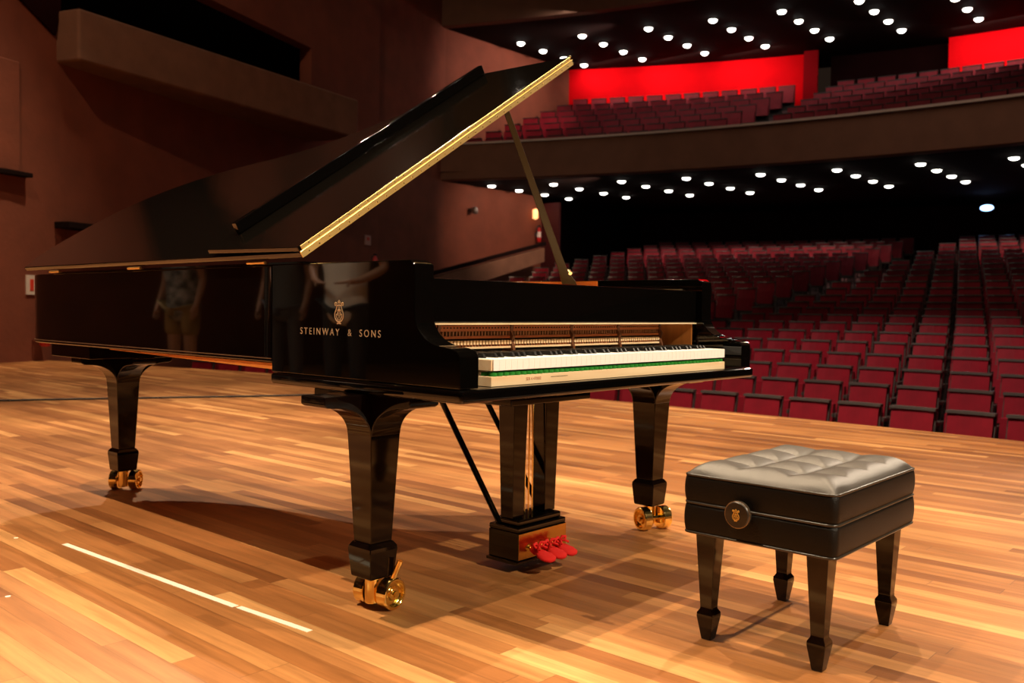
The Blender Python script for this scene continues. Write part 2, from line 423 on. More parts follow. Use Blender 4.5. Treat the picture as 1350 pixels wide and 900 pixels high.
# ---- ceiling lamps
LAMPHOT = mat('glint_lamp_lens_lit', (1, 1, 1), .4, emit=(1, .85, .65), estr=70)
def lamp(x, y, z, label, group, lens=None, dp=.05):
    t = thing('ceiling_downlight', label, 'ceiling light', (x, y, z), group)
    MB().lathe([(.15, -.02), (.15, .0)], (x, y, z), (0, 0, 1), 20).build('trim_ring', LAMPTRIM, t)
    MB().lathe([(.0, -.02-dp), (.045, -.02-dp*.93), (.08, -.02-dp*.72), (.105, -.02-dp*.4), (.115, -.0205)], (x, y, z), (0, 0, 1), 20).build('lens', lens or LAMPON, t)
colsL = [(18.45, 17.25), (19.25, 15.5), (19.95, 13.55), (20.5, 11.75), (21.05, 9.8), (21.5, 7.9), (21.8, 5.93), (22.18, 3.95)]
for c, (x, y) in enumerate(colsL):
    for k in range(4):
        if x+1.25*k > 0:
            lamp(x+1.25*k, y, 4.62, '%s downlight back from the edge under the balcony, %s row from the left wall' % (ORD[k], ORD[c]), 'downlights under the balcony')
colsU = [(19.4, 17.0, 0), (20.0, 15.1, 0), (20.65, 13.2, 0), (21.15, 11.4, 0), (21.65, 9.6, 0), (22.15, 7.7, 0), (22.45, 5.75, 0)]
for c, (x, y, _) in enumerate(colsU):
    for k in range(4):
        lamp(x+1.06*k, y, 9.05, '%s downlight back in the dark ceiling above the balcony, %s row from the left wall' % (ORD[k], ORD[c]), 'downlights above the balcony', None, .075)

for i, (x, y) in enumerate([(-3.5, 1.0), (-1.5, 1.2), (.5, 1.0), (2.5, 1.3), (-3.0, -2.0), (-.8, -2.2), (1.4, -2.0), (3.6, -1.6), (7.5, 10.2), (8.6, 10.9), (7.0, 12.4), (9.3, 12.0), (5.8, 8.6), (10.2, 13.4)]):
    lamp(x, y, HT, '%s of the unseen lamps added in the stage ceiling for glints' % ORD[i], 'added stage ceiling lamps', LAMPHOT)  # unseen lamps, added for glints on the lid and case edges
# ---- theatre seats
def seat_meshes():
    d = {}
    def bend(b, amt=.035):
        for v in b.bm.verts: v.co.x += -amt*(abs(v.co.y)/.25)**2
        return b
    W2 = .228
    def slab(x0, x1, z0, z1, w, n=4, tilt=0, bul=0):
        b = MB(); vs = []; fs = []
        for i in range(n+1):
            y = -w + 2*w*i/n
            for (x, z) in ((x0, z0), (x1, z0), (x1, z1), (x0, z1)):
                vs.append((x + (z-.45)*tilt, y, z))
        for i in range(n):
            for a in range(4): fs.append((4*i+a, 4*i+(a+1) % 4, 4*i+4+(a+1) % 4, 4*i+4+a))
        fs += [(0, 1, 2, 3), (4*n+3, 4*n+2, 4*n+1, 4*n)]
        b.verts_faces(vs, fs); return bend(b)
    d['backrest'] = (slab(.0, .05, .40, .895, W2-.012, tilt=.2), SEATRED, .012)
    d['back_shell'] = (slab(.035, .07, .36, .92, W2+.006, tilt=.2), SEATBLK, .006)
    s = slab(-.10, -.02, .36, .66, W2-.02, tilt=.12); d['seat'] = (s, SEATRED, .015)
    d['shell_cap'] = (slab(-.012, .07, .897, .925, W2+.006, tilt=.2), SEATBLK, .008)
    b = MB(); b.box(-.26, .06, .252, .274, .52, .56); b.box(-.14, .06, .255, .271, 0, .53); d['armrest'] = (b, SEATBLK, 0)
    b = MB(); b.box(-.12, .03, -.20, .20, .30, .36); b.box(-.06, .0, -.18, -.15, 0, .31); b.box(-.06, .0, .15, .18, 0, .31); d['underframe'] = (b, SEATBLK, 0)
    return d
seatdef = seat_meshes()
seat_me = {}
for k, (b, mt, bev) in seatdef.items():
    if bev: bmesh.ops.bevel(b.bm, geom=[e for e in b.bm.edges if len(e.link_faces) == 2 and e.calc_face_angle(0) > .8], offset=bev, segments=2, affect='EDGES')
    bmesh.ops.recalc_face_normals(b.bm, faces=b.bm.faces)
    me = bpy.data.meshes.new(k); b.bm.to_mesh(me); b.bm.free(); me.materials.append(mt); seat_me[k] = me
lo = {}
def loz(): # a light mesh for far seats
    b = MB(); b.prism([(0, .38), (.1, .92), (.02, .92), (-.07, .38)], -.235, .235, 'xz'); return b
hidden_poly = [(47, 362), (547, 345), (566, 368), (930, 372), (985, 450), (985, 493), (607, 530), (362, 505), (356, 474), (50, 452)]
def inpoly(x, y, P):
    c = False; j = len(P)-1
    for i in range(len(P)):
        if (P[i][1] > y) != (P[j][1] > y) and x < (P[j][0]-P[i][0])*(y-P[i][1])/(P[j][1]-P[i][1])+P[i][0]: c = not c
        j = i
    return c
def stage_hides(P):
    # does the stage floor cover point P from the camera
    d = Vector(P)-CAM
    if d.z >= 0: return False
    t = -CAM.z/d.z
    if t >= 1: return False
    q = CAM+d*t
    return q.x < arc(5.62, q.y)
seats = []
PITCH_ = .565
for r in range(23):
    X = 8.2+1.03*r; zt = ztop(X)
    for blk in ('centre', 'left'):
        y = 7.50 if blk == 'centre' else 8.75
        ph = (r % 2)*.28
        n = 0
        while True:
            yy = (y-.28-ph-n*PITCH_) if blk == 'centre' else (y+.28+n*PITCH_)
            n += 1
            if (blk == 'centre' and yy < -3.0) or (blk == 'left' and yy > 17.0-.4 and X < 23) or yy > 17.4: break
            x = arc(X, yy); zf = zt-.93
            if yy > wy(x)-.6: continue
            if blk == 'left' and X < 9: pass
            slope = math.atan(2*.016*(yy-YC))
            vis = 0; px, py, dz = project((x, yy, zt-.1))
            for zz in (.9, .7, .5):
                P = (x, yy, zf+zz); a, b_, c_ = project(P)
                if -25 < a < 1375 and not inpoly(a, b_, hidden_poly) and not stage_hides(P): vis += 1
            seats.append(dict(p=(x, yy, zf), rz=slope, row=r, blk=blk, n=n, px=px, d=dz, vis=vis, k=.56 if blk == 'centre' else .56))
visible = [s for s in seats if s['vis']]
visible.sort(key=lambda s: s['d']); near = visible[:300]; nearid = set(id(s) for s in near)
cnt = {}
for s in sorted(near, key=lambda s: (s['row'], -s['px'])):
    key = (s['row'], s['blk']); cnt[key] = cnt.get(key, 0)+1; i = cnt[key]
    if s['blk'] == 'centre':
        lab = 'red theatre seat, %s row from the stage, %s from the right edge of view' % (ORD[s['row']], ORD[i-1])
        g = 'theatre seats of the centre block'
    else:
        lab = 'red theatre seat, %s row in the block beyond the aisle, %s from that aisle' % (ORD[s['row']], ORD[i-1])
        g = 'theatre seats of the left block'
    t = thing('theatre_seat', lab, 'seat', s['p'], g); t.rotation_euler.z = s['rz']
    for k, me in seat_me.items():
        o = bpy.data.objects.new(k, me); C.objects.link(o); o.parent = t
        if k == 'armrest':
            o2 = bpy.data.objects.new(k, me); C.objects.link(o2); o2.parent = t; o2.scale.y = -1
def bulk(items, name, label, group):
    bm = bmesh.new(); slot = {}
    for s in items:
        M = Matrix.Translation(s['p']) @ Matrix.Rotation(s['rz'], 4, 'Z')
        for k in ('backrest', 'shell_cap', 'back_shell', 'seat'):
            me = low[k]
            n0 = len(bm.verts); f0 = len(bm.faces)
            vv = [bm.verts.new(M @ Vector(v)) for v in me[0]]
            for f in me[1]:
                ff_ = bm.faces.new([vv[i] for i in f]); ff_.material_index = me[2]
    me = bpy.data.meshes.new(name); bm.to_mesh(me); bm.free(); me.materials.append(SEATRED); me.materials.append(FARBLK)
    o = bpy.data.objects.new(name, me); C.objects.link(o); tag(o, label, 'seats', group, 'stuff'); return o
def pr(poly, w):
    k = len(poly); return ([(x, -w, z) for x, z in poly]+[(x, w, z) for x, z in poly],
        [tuple(range(k))[::-1], tuple(range(k, 2*k))]+[(i, (i+1) % k, k+(i+1) % k, k+i) for i in range(k)])
low = {'backrest': (*pr([(-.01, .40), (.04, .40), (.14, .895), (.07, .895)], .233), 0),
       'shell_cap': (*pr([(.06, .897), (.16, .897), (.165, .925), (.065, .925)], .25), 1),
       'back_shell': (*pr([(.04, .1), (.07, .1), (.165, .9), (.14, .9)], .25), 1),
       'seat': (*pr([(-.12, .36), (-.04, .36), (.0, .66), (-.08, .66)], .225), 0)}
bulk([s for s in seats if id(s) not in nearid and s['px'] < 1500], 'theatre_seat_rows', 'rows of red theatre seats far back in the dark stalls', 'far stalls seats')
bs = []
for r in range(7):
    X = 21.45+.85*r; zf = 5.0+.345*r
    y = YL-.5
    while y > -3:
        if not (9.6 < y < 10.9):
            bs.append(dict(p=(arc(X, y, .018), y, zf), rz=math.atan(.036*(y-YC))))
        y -= .56
bulk(bs, 'balcony_seat_rows', 'banked rows of red seats up on the balcony under the red wall', 'balcony seats')

# ---- small things on the left wall and under the balcony
def on_wall(x, d, z): return Vector(along(x, d, z))
p = on_wall(3.48, .02, 1.22)
m = MB()
def wall_box(mb, x, z, w, h, d0, d1):
    a = boxsec(x-w/2, d0, d1, z-h/2, z+h/2); b = boxsec(x+w/2, d0, d1, z-h/2, z+h/2)
    mb.verts_faces(a+b, [(0, 1, 2, 3), (7, 6, 5, 4), (0, 4, 5, 1), (1, 5, 6, 2), (2, 6, 7, 3), (3, 7, 4, 0)]); return mb
def wallthing(name, label, cat, x, z): return thing(name, label, cat, along(x, 0.0, z))
def extinguisher(x, z, label):
    t = wallthing('fire_extinguisher', label, 'fire extinguisher', x, z)
    c = along(x, .16, z)
    MB().lathe([(.0, 0), (.06, .005), (.075, .03), (.075, .38), (.05, .45), (.022, .48), (.022, .50), (0, .50)], c, (0, 0, 1), 20).build('cylinder', EXTR, t, smooth=True)
    MB().lathe([(.077, .16), (.077, .34)], c, (0, 0, 1), 20).build('paper_label', SIGNW, t)
    MB().box(c[0]-.02, c[0]+.02, c[1]-.05, c[1]+.05, c[2]+.5, c[2]+.55).build('valve', CABLE, t)
    MB().tube([(c[0]-.03, c[1], c[2]+.52), (c[0]-.1, c[1], c[2]+.48), (c[0]-.1, c[1], c[2]+.25)], .012).build('hose', CABLE, t)
    wall_box(MB(), x, z+.25, .05, .1, 0, .05).build('bracket', GREYM, t)
t = wallthing('wall_sign', 'small white safety sign with red panel on the wall beside the piano tail', 'sign', 3.71, 1.14)
wall_box(MB(), 3.71, 1.14, .20, .29, .0, .02).build('sign_board', SIGNW, t)
wall_box(MB(), 3.70, 1.14, .06, .17, .02, .025).build('red_symbol', SIGNR, t)
extinguisher(3.80, .22, 'red fire extinguisher with white label on the wall beside the piano tail')
t = wallthing('wall_sign', 'small pale pink sign on the brown wall above the piano case', 'sign', 12.88, 2.56)
wall_box(MB(), 12.88, 2.56, .25, .24, .0, .03).build('sign_board', mat('sign_pink', (.62, .36, .3), .6), t)
wall_box(MB(), 12.88, 2.59, .10, .08, .03, .035).build('red_symbol', SIGNR, t)
extinguisher(13.0, 1.68, 'red fire extinguisher on the brown wall below the small pink sign')
t = wallthing('security_camera', 'small grey camera on the lit wall under the balcony edge', 'camera', 18.1, 3.85)
wall_box(MB(), 18.1, 3.90, .10, .06, .0, .2).build('bracket', GREYM, t)
MB().lathe([(0, 0), (.09, .02), (.1, .12), (.07, .2), (0, .22)], along(18.1, .2, 3.75), (0, 0, 1), 16).build('housing', GREYM, t, smooth=True)
t = wallthing('wall_lamp', 'small glowing orange wall lamp at the far end of the lit side wall', 'lamp', 21.0, 3.98)
MB().lathe([(0, 0), (.09, .04), (.09, .32), (0, .36)], along(21.0, .12, 3.83), (0, 0, 1), 16).build('shade', SCONCE, t, smooth=True)
wall_box(MB(), 21.0, 3.98, .08, .2, .0, .05).build('back_plate', GREYM, t)
extinguisher(21.15, 3.1, 'white-labelled fire extinguisher below the orange lamp on the far side wall')
m = MB(); m.lathe([(0, 0), (.19, .01), (.19, .04), (0, .05)], (29.2, 6.3, 4.24), (-1, 0, 0), 20); m.xform(Matrix.Translation((0, 0, 4.24)) @ Matrix.Diagonal((1, 1, .5, 1)) @ Matrix.Translation((0, 0, -4.24))); o = m.build('projection_screen_light', BLUELED); tag(o, 'small blue-white light in the dark rear of the stalls', 'light')
# vertical red door curtain at the far end of the side wall
m = MB(); m.box(21.5, 21.6, 17.1, 17.9, 2.0, 4.4); struct(m.build('door_1', mat('dark_red_door', (.07, .006, .006), .7)))

# ================================================================== STAGE THINGS
# tape line
def strip(p, q, w, z, name, m_):
    p = Vector(p); q = Vector(q); t = (q-p).normalized(); nrm = Vector((-t.y, t.x))*w/2
    mb = MB(); mb.prism([tuple(p+nrm), tuple(p-nrm), tuple(q-nrm), tuple(q+nrm)], 0.0, z); return mb.build(name, m_)
tag(strip((-.253, 1.742), (-.197, .70), .022, .0012, 'floor_tape', TAPE), 'long strip of white tape stuck on the boards in front of the piano', 'tape')
tag(strip((-.193, .688), (-.168, .381), .020, .0012, 'floor_tape', TAPE), 'short strip of white tape at the near end of the long one', 'tape')
cab = smooth_curve([(-2.5, 9.2, .008), (-.6, 7.95, .008), (1.323, 7.03, .008), (2.189, 6.57, .008), (3.3, 5.95, .008), (4.3, 5.5, .008), (5.2, 5.1, .008)], 8)
tag(MB().tube(cab, .009, 8).build('floor_cable', CABLE), 'thin black cable running across the stage floor behind the piano', 'cable')
for i, (x, y, l_) in enumerate([(-.35, 1.95, 'beside the far end of the white tape'), (-.62, 1.25, 'left of the white tape'), (1.55, .95, 'on the boards near the right front piano leg')]):
    mb = MB(); mb.prism([(x, y), (x+.012, y-.006), (x+.017, y+.004), (x+.004, y+.010)], 0, .0015)
    tag(mb.build('paper_scrap', TAPE), 'tiny pale paper scrap %s' % l_, 'scrap')

# ---- PIANO -------------------------------------------------------
W = 1.535
ZB, ZK, ZR, ZT = .6265, .662, .690, .993
piano = thing('grand_piano', 'black concert grand piano with raised lid and gold hinge strip', 'piano', (.77, 1.2, 0))
pz = piano
YS = .82
outl = smooth_curve([(0, YS), (0, 1.4), (0, 2.0), (0, 2.56), (.012, 2.71), (.05, 2.78), (.14, 2.83), (.34, 2.84), (.54, 2.79), (.70, 2.66), (.82, 2.44), (.89, 2.2),
                     (.93, 1.95), (1.00, 1.70), (1.14, 1.50), (1.30, 1.33), (1.45, 1.16), (1.52, .98), (W, .90), (W, YS)], 8)
inn = offset(outl, -.066)
m = MB(); m.band(outl, inn, ZR, ZT); m.build('rim', BLACK, pz, bevel=.006, seg=2)
# front arms with their S profile
arm = [(YS, ZK+.001), (YS, ZT)] + [(.185, ZT)] + smooth_curve([(.165, ZT-.012), (.163, .93), (.163, .862), (.155, .822), (.124, .789), (.078, .771), (.03, .765), (.004, .758)], 6) + [(-.006, .745), (-.006, ZK+.001)]
# stop smoothing overshoot at the top corner
for x0, nm in ((0, 'bass'), (W-.068, 'treble')):
    m = MB(); m.prism(arm, x0, x0+.068, 'yz'); m.build('side_arm', BLACK, pz, bevel=.007, seg=3)
# keybed
m = MB(); m.box(-.006, W+.006, -.018, YS, ZB, ZK); m.build('keybed', BLACK, pz, bevel=.010, seg=3)
# wooden key frame cavity sides
for x0 in (.0685, W-.0685-.004):
    MB().box(x0, x0+.004, .205, .62, ZK+.002, .84).build('cavity_side_panel', AMBER, pz)
# stretcher (front board) and its gold lower edge
m = MB(); m.box(.069, W-.069, .188, .212, .826, .948); st = m.build('front_board', BLACK, pz, bevel=.004)
MB().box(.069, W-.069, .186, .200, .8215, .8255).build('bottom_edge', MAPLE, st)
MB().box(.069, W-.069, .213, .62, .845, .865).build('wrest_plank', MAPLE, pz)
# inner veneer
fullinner = [(.067, .22)] + [p for p in inn if p[1] > YS+.01] + [(W-.067, .22)]
iv = [(.067, .66)] + [p for p in inn if p[1] > YS+.01] + [(W-.067, .66)]
m = MB(); m.band(iv, offset(iv, -.004), .80, ZT-.003); m.build('inner_rim', MAHOG, pz)
# orange lower lip along the bass side of the case
m = MB(); m.prism([(YS+.002, ZR-.001), (YS+.002, ZR-.020), (1.95, ZR-.003), (1.95, ZR-.001)], .004, .045, 'yz'); m.build('rim_lower_strip', OAK, pz)
# black band under rim
m = MB(); bi = offset(outl, .004); m.band(outl, offset(outl, .0025), ZR+.012, ZR+.015)
m.build('rim_string_line', mat('thin_line', (.16, .10, .06), .3), pz)
# soundboard, plate and strings
sb = [(x, y) for x, y in offset(iv, -.006)]
m = MB(); m.prism(sb, .740, .748); m.build('soundboard', MAPLE, pz)
m = MB()
m.band([p for p in offset(iv, -.02)], [p for p in offset(iv, -.11)], .80, .815)
for (a, b) in (((.35, .68), (.40, 2.60)), ((.70, .68), (.62, 2.55)), ((1.02, .68), (.86, 2.2)), ((1.28, .68), (1.10, 1.6))):
    m.tube([(a[0], a[1], .815), (b[0], b[1], .815)], .018, 6)
m.box(.09, W-.09, .64, .78, .80, .815)
m.build('iron_plate', PLATE, pz)
m = MB()
for i in range(90):
    u = i/89; x = .12+u*1.28; yend = 2.45 - 1.45*u**.62
    m.tube([(x, .70, .835), (x*.92+.03, max(yend, .95), .832)], .0012, 4)
o = m.build('strings', STEEL, pz); o['kind'] = 'stuff'

# ---- keyboard
kx0 = W/2-.6125-.0196; KW = 1.225/52; KZ = .7345; KY = .006
kb = MB(); kb.box(kx0-.006, kx0+1.231, KY+.002, .20, ZK+.0005, ZK+.027); keyb = kb.build('key_frame', MAPLE, pz, bevel=.001, seg=1)
# serial number pressed into the frame front
def text_mesh(txt, size, name, matl, parent, M, ext=.0003, sx=1., space=1.):
    cu = bpy.data.curves.new(name, 'FONT'); cu.body = txt; cu.size = size; cu.extrude = ext; cu.align_x = 'CENTER'; cu.align_y = 'CENTER'; cu.space_character = space
    tmp = bpy.data.objects.new(name+'_t', cu); C.objects.link(tmp); bpy.context.view_layer.update()
    me = bpy.data.meshes.new_from_object(tmp.evaluated_get(bpy.context.evaluated_depsgraph_get()))
    bpy.data.objects.remove(tmp); bpy.data.curves.remove(cu)
    me.transform(M @ Matrix.Diagonal((sx, 1, 1, 1))); me.materials.clear(); me.materials.append(matl)
    o = bpy.data.objects.new(name, me); C.objects.link(o)
    if parent: o.parent = parent; o.location = -wloc(parent)
    WL[o.name] = Vector((0, 0, 0)); return o
FRONT = Matrix(((1, 0, 0, 0), (0, 0, -1, 0), (0, 1, 0, 0), (0, 0, 0, 1)))          # text on a plane that faces -y
LEFT = Matrix(((0, 0, -1, 0), (-1, 0, 0, 0), (0, 1, 0, 0), (0, 0, 0, 1)))          # text on a plane that faces -x
INK = mat('faded_red_ink', (.45, .16, .08), .8)
text_mesh('SER 4 470002', .012, 'serial_number', INK, keyb, Matrix.Translation((.30, KY+.0018, ZK+.015)) @ FRONT, sx=.95)
MB().box(.375, .45, KY+.0013, KY+.0025, ZK+.0165, ZK+.0178).build('pencil_mark', mat('pencil', (.12, .12, .06), .8), keyb)
whites = []; pat = [1, 0, 1, 1, 0, 1, 0, 1, 1, 0, 1, 0]  # from A: A, A#, B, C, C#, D, D#, E, F, F#, G, G#
wi = 0; blacks = []
for k in range(88):
    if pat[k % 12]: whites.append(wi); wi += 1
    else: blacks.append(wi)
bset = set(blacks)
for i in range(52):
    x = kx0+i*KW; g = .00025
    l_ = .006 if i in bset else g; r_ = .006 if (i+1) in bset else g
    m = MB(); m.prism([(x+g, KY), (x+KW-g, KY), (x+KW-g, KY+.049), (x+KW-r_, KY+.049), (x+KW-r_, KY+.15), (x+l_, KY+.15), (x+l_, KY+.049), (x+g, KY+.049)], KZ-.030, KZ)
    k = m.build('white_key', IVORY, keyb)
m = MB()
for i in range(52): m.box(kx0+i*KW+.002, kx0+(i+1)*KW-.002, KY+.1505, .262, KZ-.03, KZ-.001)
m.build('key_sticks', MAPLE, keyb)
MB().box(kx0-.005, kx0-.0008, KY+.004, .262, KZ-.030, KZ-.002).build('key_side', MAPLE, keyb)
for i in blacks:
    x = kx0+i*KW; z0, z1 = KZ+.0005, KZ+.0125
    m = MB(); vs = [(x-.0052, KY+.052, z0), (x+.0052, KY+.052, z0), (x+.0052, KY+.149, z0), (x-.0052, KY+.149, z0),
                    (x-.0042, KY+.060, z1), (x+.0042, KY+.060, z1), (x+.0042, KY+.147, z1), (x-.0042, KY+.147, z1)]
    m.verts_faces(vs, [(3, 2, 1, 0), (4, 5, 6, 7), (0, 1, 5, 4), (1, 2, 6, 5), (2, 3, 7, 6), (3, 0, 4, 7)]); m.build('black_key', EBONY, keyb, bevel=.001, seg=1)
for i in range(52):
    x = kx0+(i+.5)*KW
    MB().lathe([(.0105, 0), (.0112, .002), (.0112, .008), (.0095, .0095)], (x, KY+.0135, ZK+.0275), (0, 0, 1), 12).build('felt_washer', FELT, keyb)
MB().box(kx0, kx0+1.225, KY+.03, KY+.045, ZK+.0275, ZK+.037).build('felt_strip', FELT, keyb)
# ---- action behind the keys
act = MB().box(kx0+.02, kx0+1.21, .268, .275, .800, .818).build('action_rail', CHERRY, pz)
MB().box(kx0+.02, kx0+1.21, .268, .276, .778, .786).build('lower_rail', CHERRY, act)
MB().box(kx0+.02, kx0+1.21, .264, .274, .748, .754).build('stop_rail', MAPLE, act)
MB().box(kx0+.02, kx0+1.21, .300, .306, .700, .822).build('felt_backing', DARKF, act)
m = MB(); m2 = MB(); m3 = MB(); m4 = MB()
for i in range(88):
    x = kx0+.03+i*1.17/87
    m.box(x-.0045, x+.0045, .262, .292, .760, .772); m2.box(x-.003, x+.003, .270, .290, .787, .799); m3.lathe([(.0022, 0), (.0022, .003)], (x, .2678, .810), (0, -1, 0), 6)
    m4.box(x-.003, x+.003, .270, .296, .754, .760)
m.build('wippens', MAPLE, act)['kind'] = 'stuff'; m2.build('flanges', mat('flange_wood', (.30, .13, .05), .6), act)['kind'] = 'stuff'
m3.build('rail_screws', DARKF, act)['kind'] = 'stuff'; m4.build('jacks', CHERRY, act)['kind'] = 'stuff'
for x in (kx0+.05, kx0+.36, kx0+.66, kx0+.93, kx0+1.20):
    MB().prism([(.258, .705), (.300, .705), (.300, .824), (.262, .824), (.266, .80), (.256, .785), (.262, .765), (.254, .745)], x-.006, x+.006, 'yz').build('action_bracket', mat('bracket_bronze', (.16, .06, .025), .5, metal=.3), act)

# ---- lid
A = .578
HX, HZ = -.004, ZT+.016
def lidM(extra=0.): return Matrix.Translation((HX, 0, HZ)) @ Matrix.Rotation(-(A+extra), 4, 'Y')
LT = .020; LY = .655
lo_ = offset(outl, .014)
lidp = [(0.0, LY)] + [(0., 1.0)] + [(max(x, 0.)*1.0, y) for x, y in lo_ if y > .84 and x < 5]
lidp = [(0.0, LY)] + [(x if x > .02 else 0.0, y) for x, y in lo_ if y > .90] + [(W-.012, .88), (W-.012, LY)]
m = MB(); m.prism(lidp, 0, LT); m.xform(lidM()); lid = m.build('lid', LIDTOP, pz, bevel=.004, seg=2)
# folded front flap lying on the lid, with its drop lip on the free edge
FT = .016; FWD = .50
tiltf = Matrix.Translation((0, LY, LT+.001)) @ Matrix.Rotation(.022, 4, 'X')
m = MB(); m.box(.0, W-.02, 0, FWD, 0, FT); m.xform(lidM() @ tiltf); flap = m.build('front_flap', LIDTOP, pz, bevel=.003, seg=2)
m = MB(); m.box(.105, W-.035, FWD-.060, FWD-.036, FT+.0005, FT+.040); m.xform(lidM() @ tiltf); m.build('flap_lip', BLACK, flap, bevel=.003)
m = MB()
for u in (.25, .9, 1.35):
    m.lathe([(.008, 0), (.008, .012)], (u, LY+.40, LT+.001), (0, 0, 1), 10)
m.xform(lidM()); m.build('rubber_bumper', DARKF, flap)
# long brass hinge on the front edge
m = MB(); m.box(.0, W-.012, LY-.0035, LY-.0005, .001, LT-.001); m.xform(lidM()); hin = m.build('long_hinge', GOLDR, pz, bevel=.0008, seg=1)
m = MB(); m.box(.010, W-.02, LY-.0035, LY-.0005, LT+.0015, LT+FT); m.xform(lidM()); m.build('hinge_leaf', GOLDR, hin, bevel=.0008, seg=1)
m = MB(); m.tube([(0.0, LY-.004, LT+.0005), (W-.012, LY-.004, LT+.0005)], .0025, 8); m.xform(lidM()); m.build('hinge_knuckle', GOLDR, hin)
m = MB()
for i in range(34):
    u = .03+i*(W-.08)/33
    for v in (LT*.45, LT+FT*.65): m.lathe([(.0028, 0), (.0022, .0012), (0, .0016)], (u+(.0 if v < LT else .012), LY-.0034, v), (0, -1, 0), 8)
m.xform(lidM()); m.build('hinge_screws', SCREW, hin)['kind'] = 'stuff'
# knobs at the corner of the lid
for v in (.006, LT+.012):
    MB().lathe([(.004, 0), (.004, .008), (.007, .010), (.006, .016), (0, .018)], (W-.012, LY+.012, v), (1, 0, 0), 12).xform(lidM()).build('corner_knob', SCREW, lid, smooth=True)
# side hinges between lid and rim
for y in (.90, 1.72, 2.45):
    MB().tube([(-.006, y-.05, ZT+.008), (-.006, y+.05, ZT+.008)], .005, 8).build('side_hinge', GOLDR, pz)
# a thin black base strip under the fixed edge of the lid
MB().box(-.002, .05, LY, 2.46, ZT+.001, ZT+.007).build('lid_seat_strip', BLACK, pz)
# ---- prop
pb = Vector((1.425, .76, ZT-.055)); Ml = lidM()
pt_ = Ml @ Vector((1.10, LY+.035, -.004))
m = MB(); ax = (pt_-pb); L_ = ax.length; ax.normalize(); sx_ = Vector((.745, .667, 0)).cross(ax).normalized(); ny = ax.cross(sx_).normalized()
def pp(h, w, d): return pb + ax*h + sx_*w + ny*d
wpro = [(0, -.026, .030), (.05, -.028, .030), (.11, -.022, .014), (.2, -.019, .013), (L_*.6, -.015, .012), (L_, -.011, .010)]
vs = []; fs = []
for h, a, b in wpro: vs += [pp(h, a, -.007), pp(h, b, -.007), pp(h, b, .007), pp(h, a, .007)]
k = len(wpro)
for i in range(k-1):
    for j in range(4): fs.append((4*i+j, 4*i+(j+1) % 4, 4*i+4+(j+1) % 4, 4*i+4+j))
fs += [(3, 2, 1, 0), (4*k-4, 4*k-3, 4*k-2, 4*k-1)]
m.verts_faces(vs, fs); prop = m.build('lid_prop', PROPM, pz, bevel=.002)
MB().tube([pp(.10, .02, -.012), pp(.10, .02, .012)], .008, 10).build('prop_pin', SCREW, prop)
# bracket and music desk slide visible on the treble side
MB().box(W-.085, W-.069, .25, .62, .945, .955).build('desk_slide', mat('slide_metal', (.25, .22, .18), .3, metal=.8), pz)

# ---- logo on the bass side
GILT = mat('gilt_lettering', (.70, .52, .32), .35, metal=.6, emit=(.75, .52, .26), estr=.06)
for txt, yy_ in (('STEINWAY', .576), ('&', .4345), ('SONS', .345)):
    text_mesh(txt, .0285, 'gold_lettering', GILT, pz, Matrix.Translation((-.0006, yy_, .793)) @ LEFT, sx=1.02, space=1.46)
def lyre(c, s, Mx, name, parent, matl):
    """lyre emblem drawn in the xy plane, s = total height"""
    mb = MB(); r = .022*s
    def T(pts, rr=r): mb.tube([(x*s, y*s, 0) for x, y in smooth_curve(pts, 6)], rr, 6)
    for sg in (-1, 1):
        T([(sg*.03, -.36), (sg*.15, -.33), (sg*.25, -.20), (sg*.25, -.05), (sg*.17, .10), (sg*.13, .24), (sg*.17, .34), (sg*.25, .33), (sg*.24, .25), (sg*.18, .26)], r*1.3)
        T([(sg*.04, -.30), (sg*.12, -.24), (sg*.17, -.12), (sg*.11, -.08), (sg*.08, -.14)], r)
        T([(sg*.04, -.22), (sg*.045, .0), (sg*.04, .2)], r*.5)
        T([(sg*.06, -.05), (sg*.12, .0), (sg*.09, .08), (sg*.05, .05)], r*.7)
    T([(-.15, .22), (0, .25), (.15, .22)], r); T([(0, -.3), (0, 0), (0, .3)], r*.5)
    T([(-.08, .31), (-.05, .39), (0, .33), (.05, .39), (.08, .31)], r*.9); mb.lathe([(0, -r), (.035*s, 0), (0, r)], (0, .42*s, 0), (0, 0, 1), 8)
    mb.lathe([(.05*s, -.01*s), (.05*s, .01*s)], (0, .06*s, 0), (0, 0, 1), 10)
    T([(-.07, -.38), (0, -.36), (.07, -.38)], r*1.4); T([(-.12, -.44), (0, -.42), (.12, -.44)], r*1.3); T([(0, -.44), (0, -.34)], r*1.6)
    mb.xform(Matrix.Translation(c) @ Mx @ Matrix.Diagonal((1, 1, .35, 1))); return mb.build(name, matl, parent, smooth=True)
lyre((-.0008, .483, .852), .076, LEFT, 'lyre_emblem', pz, GILT)

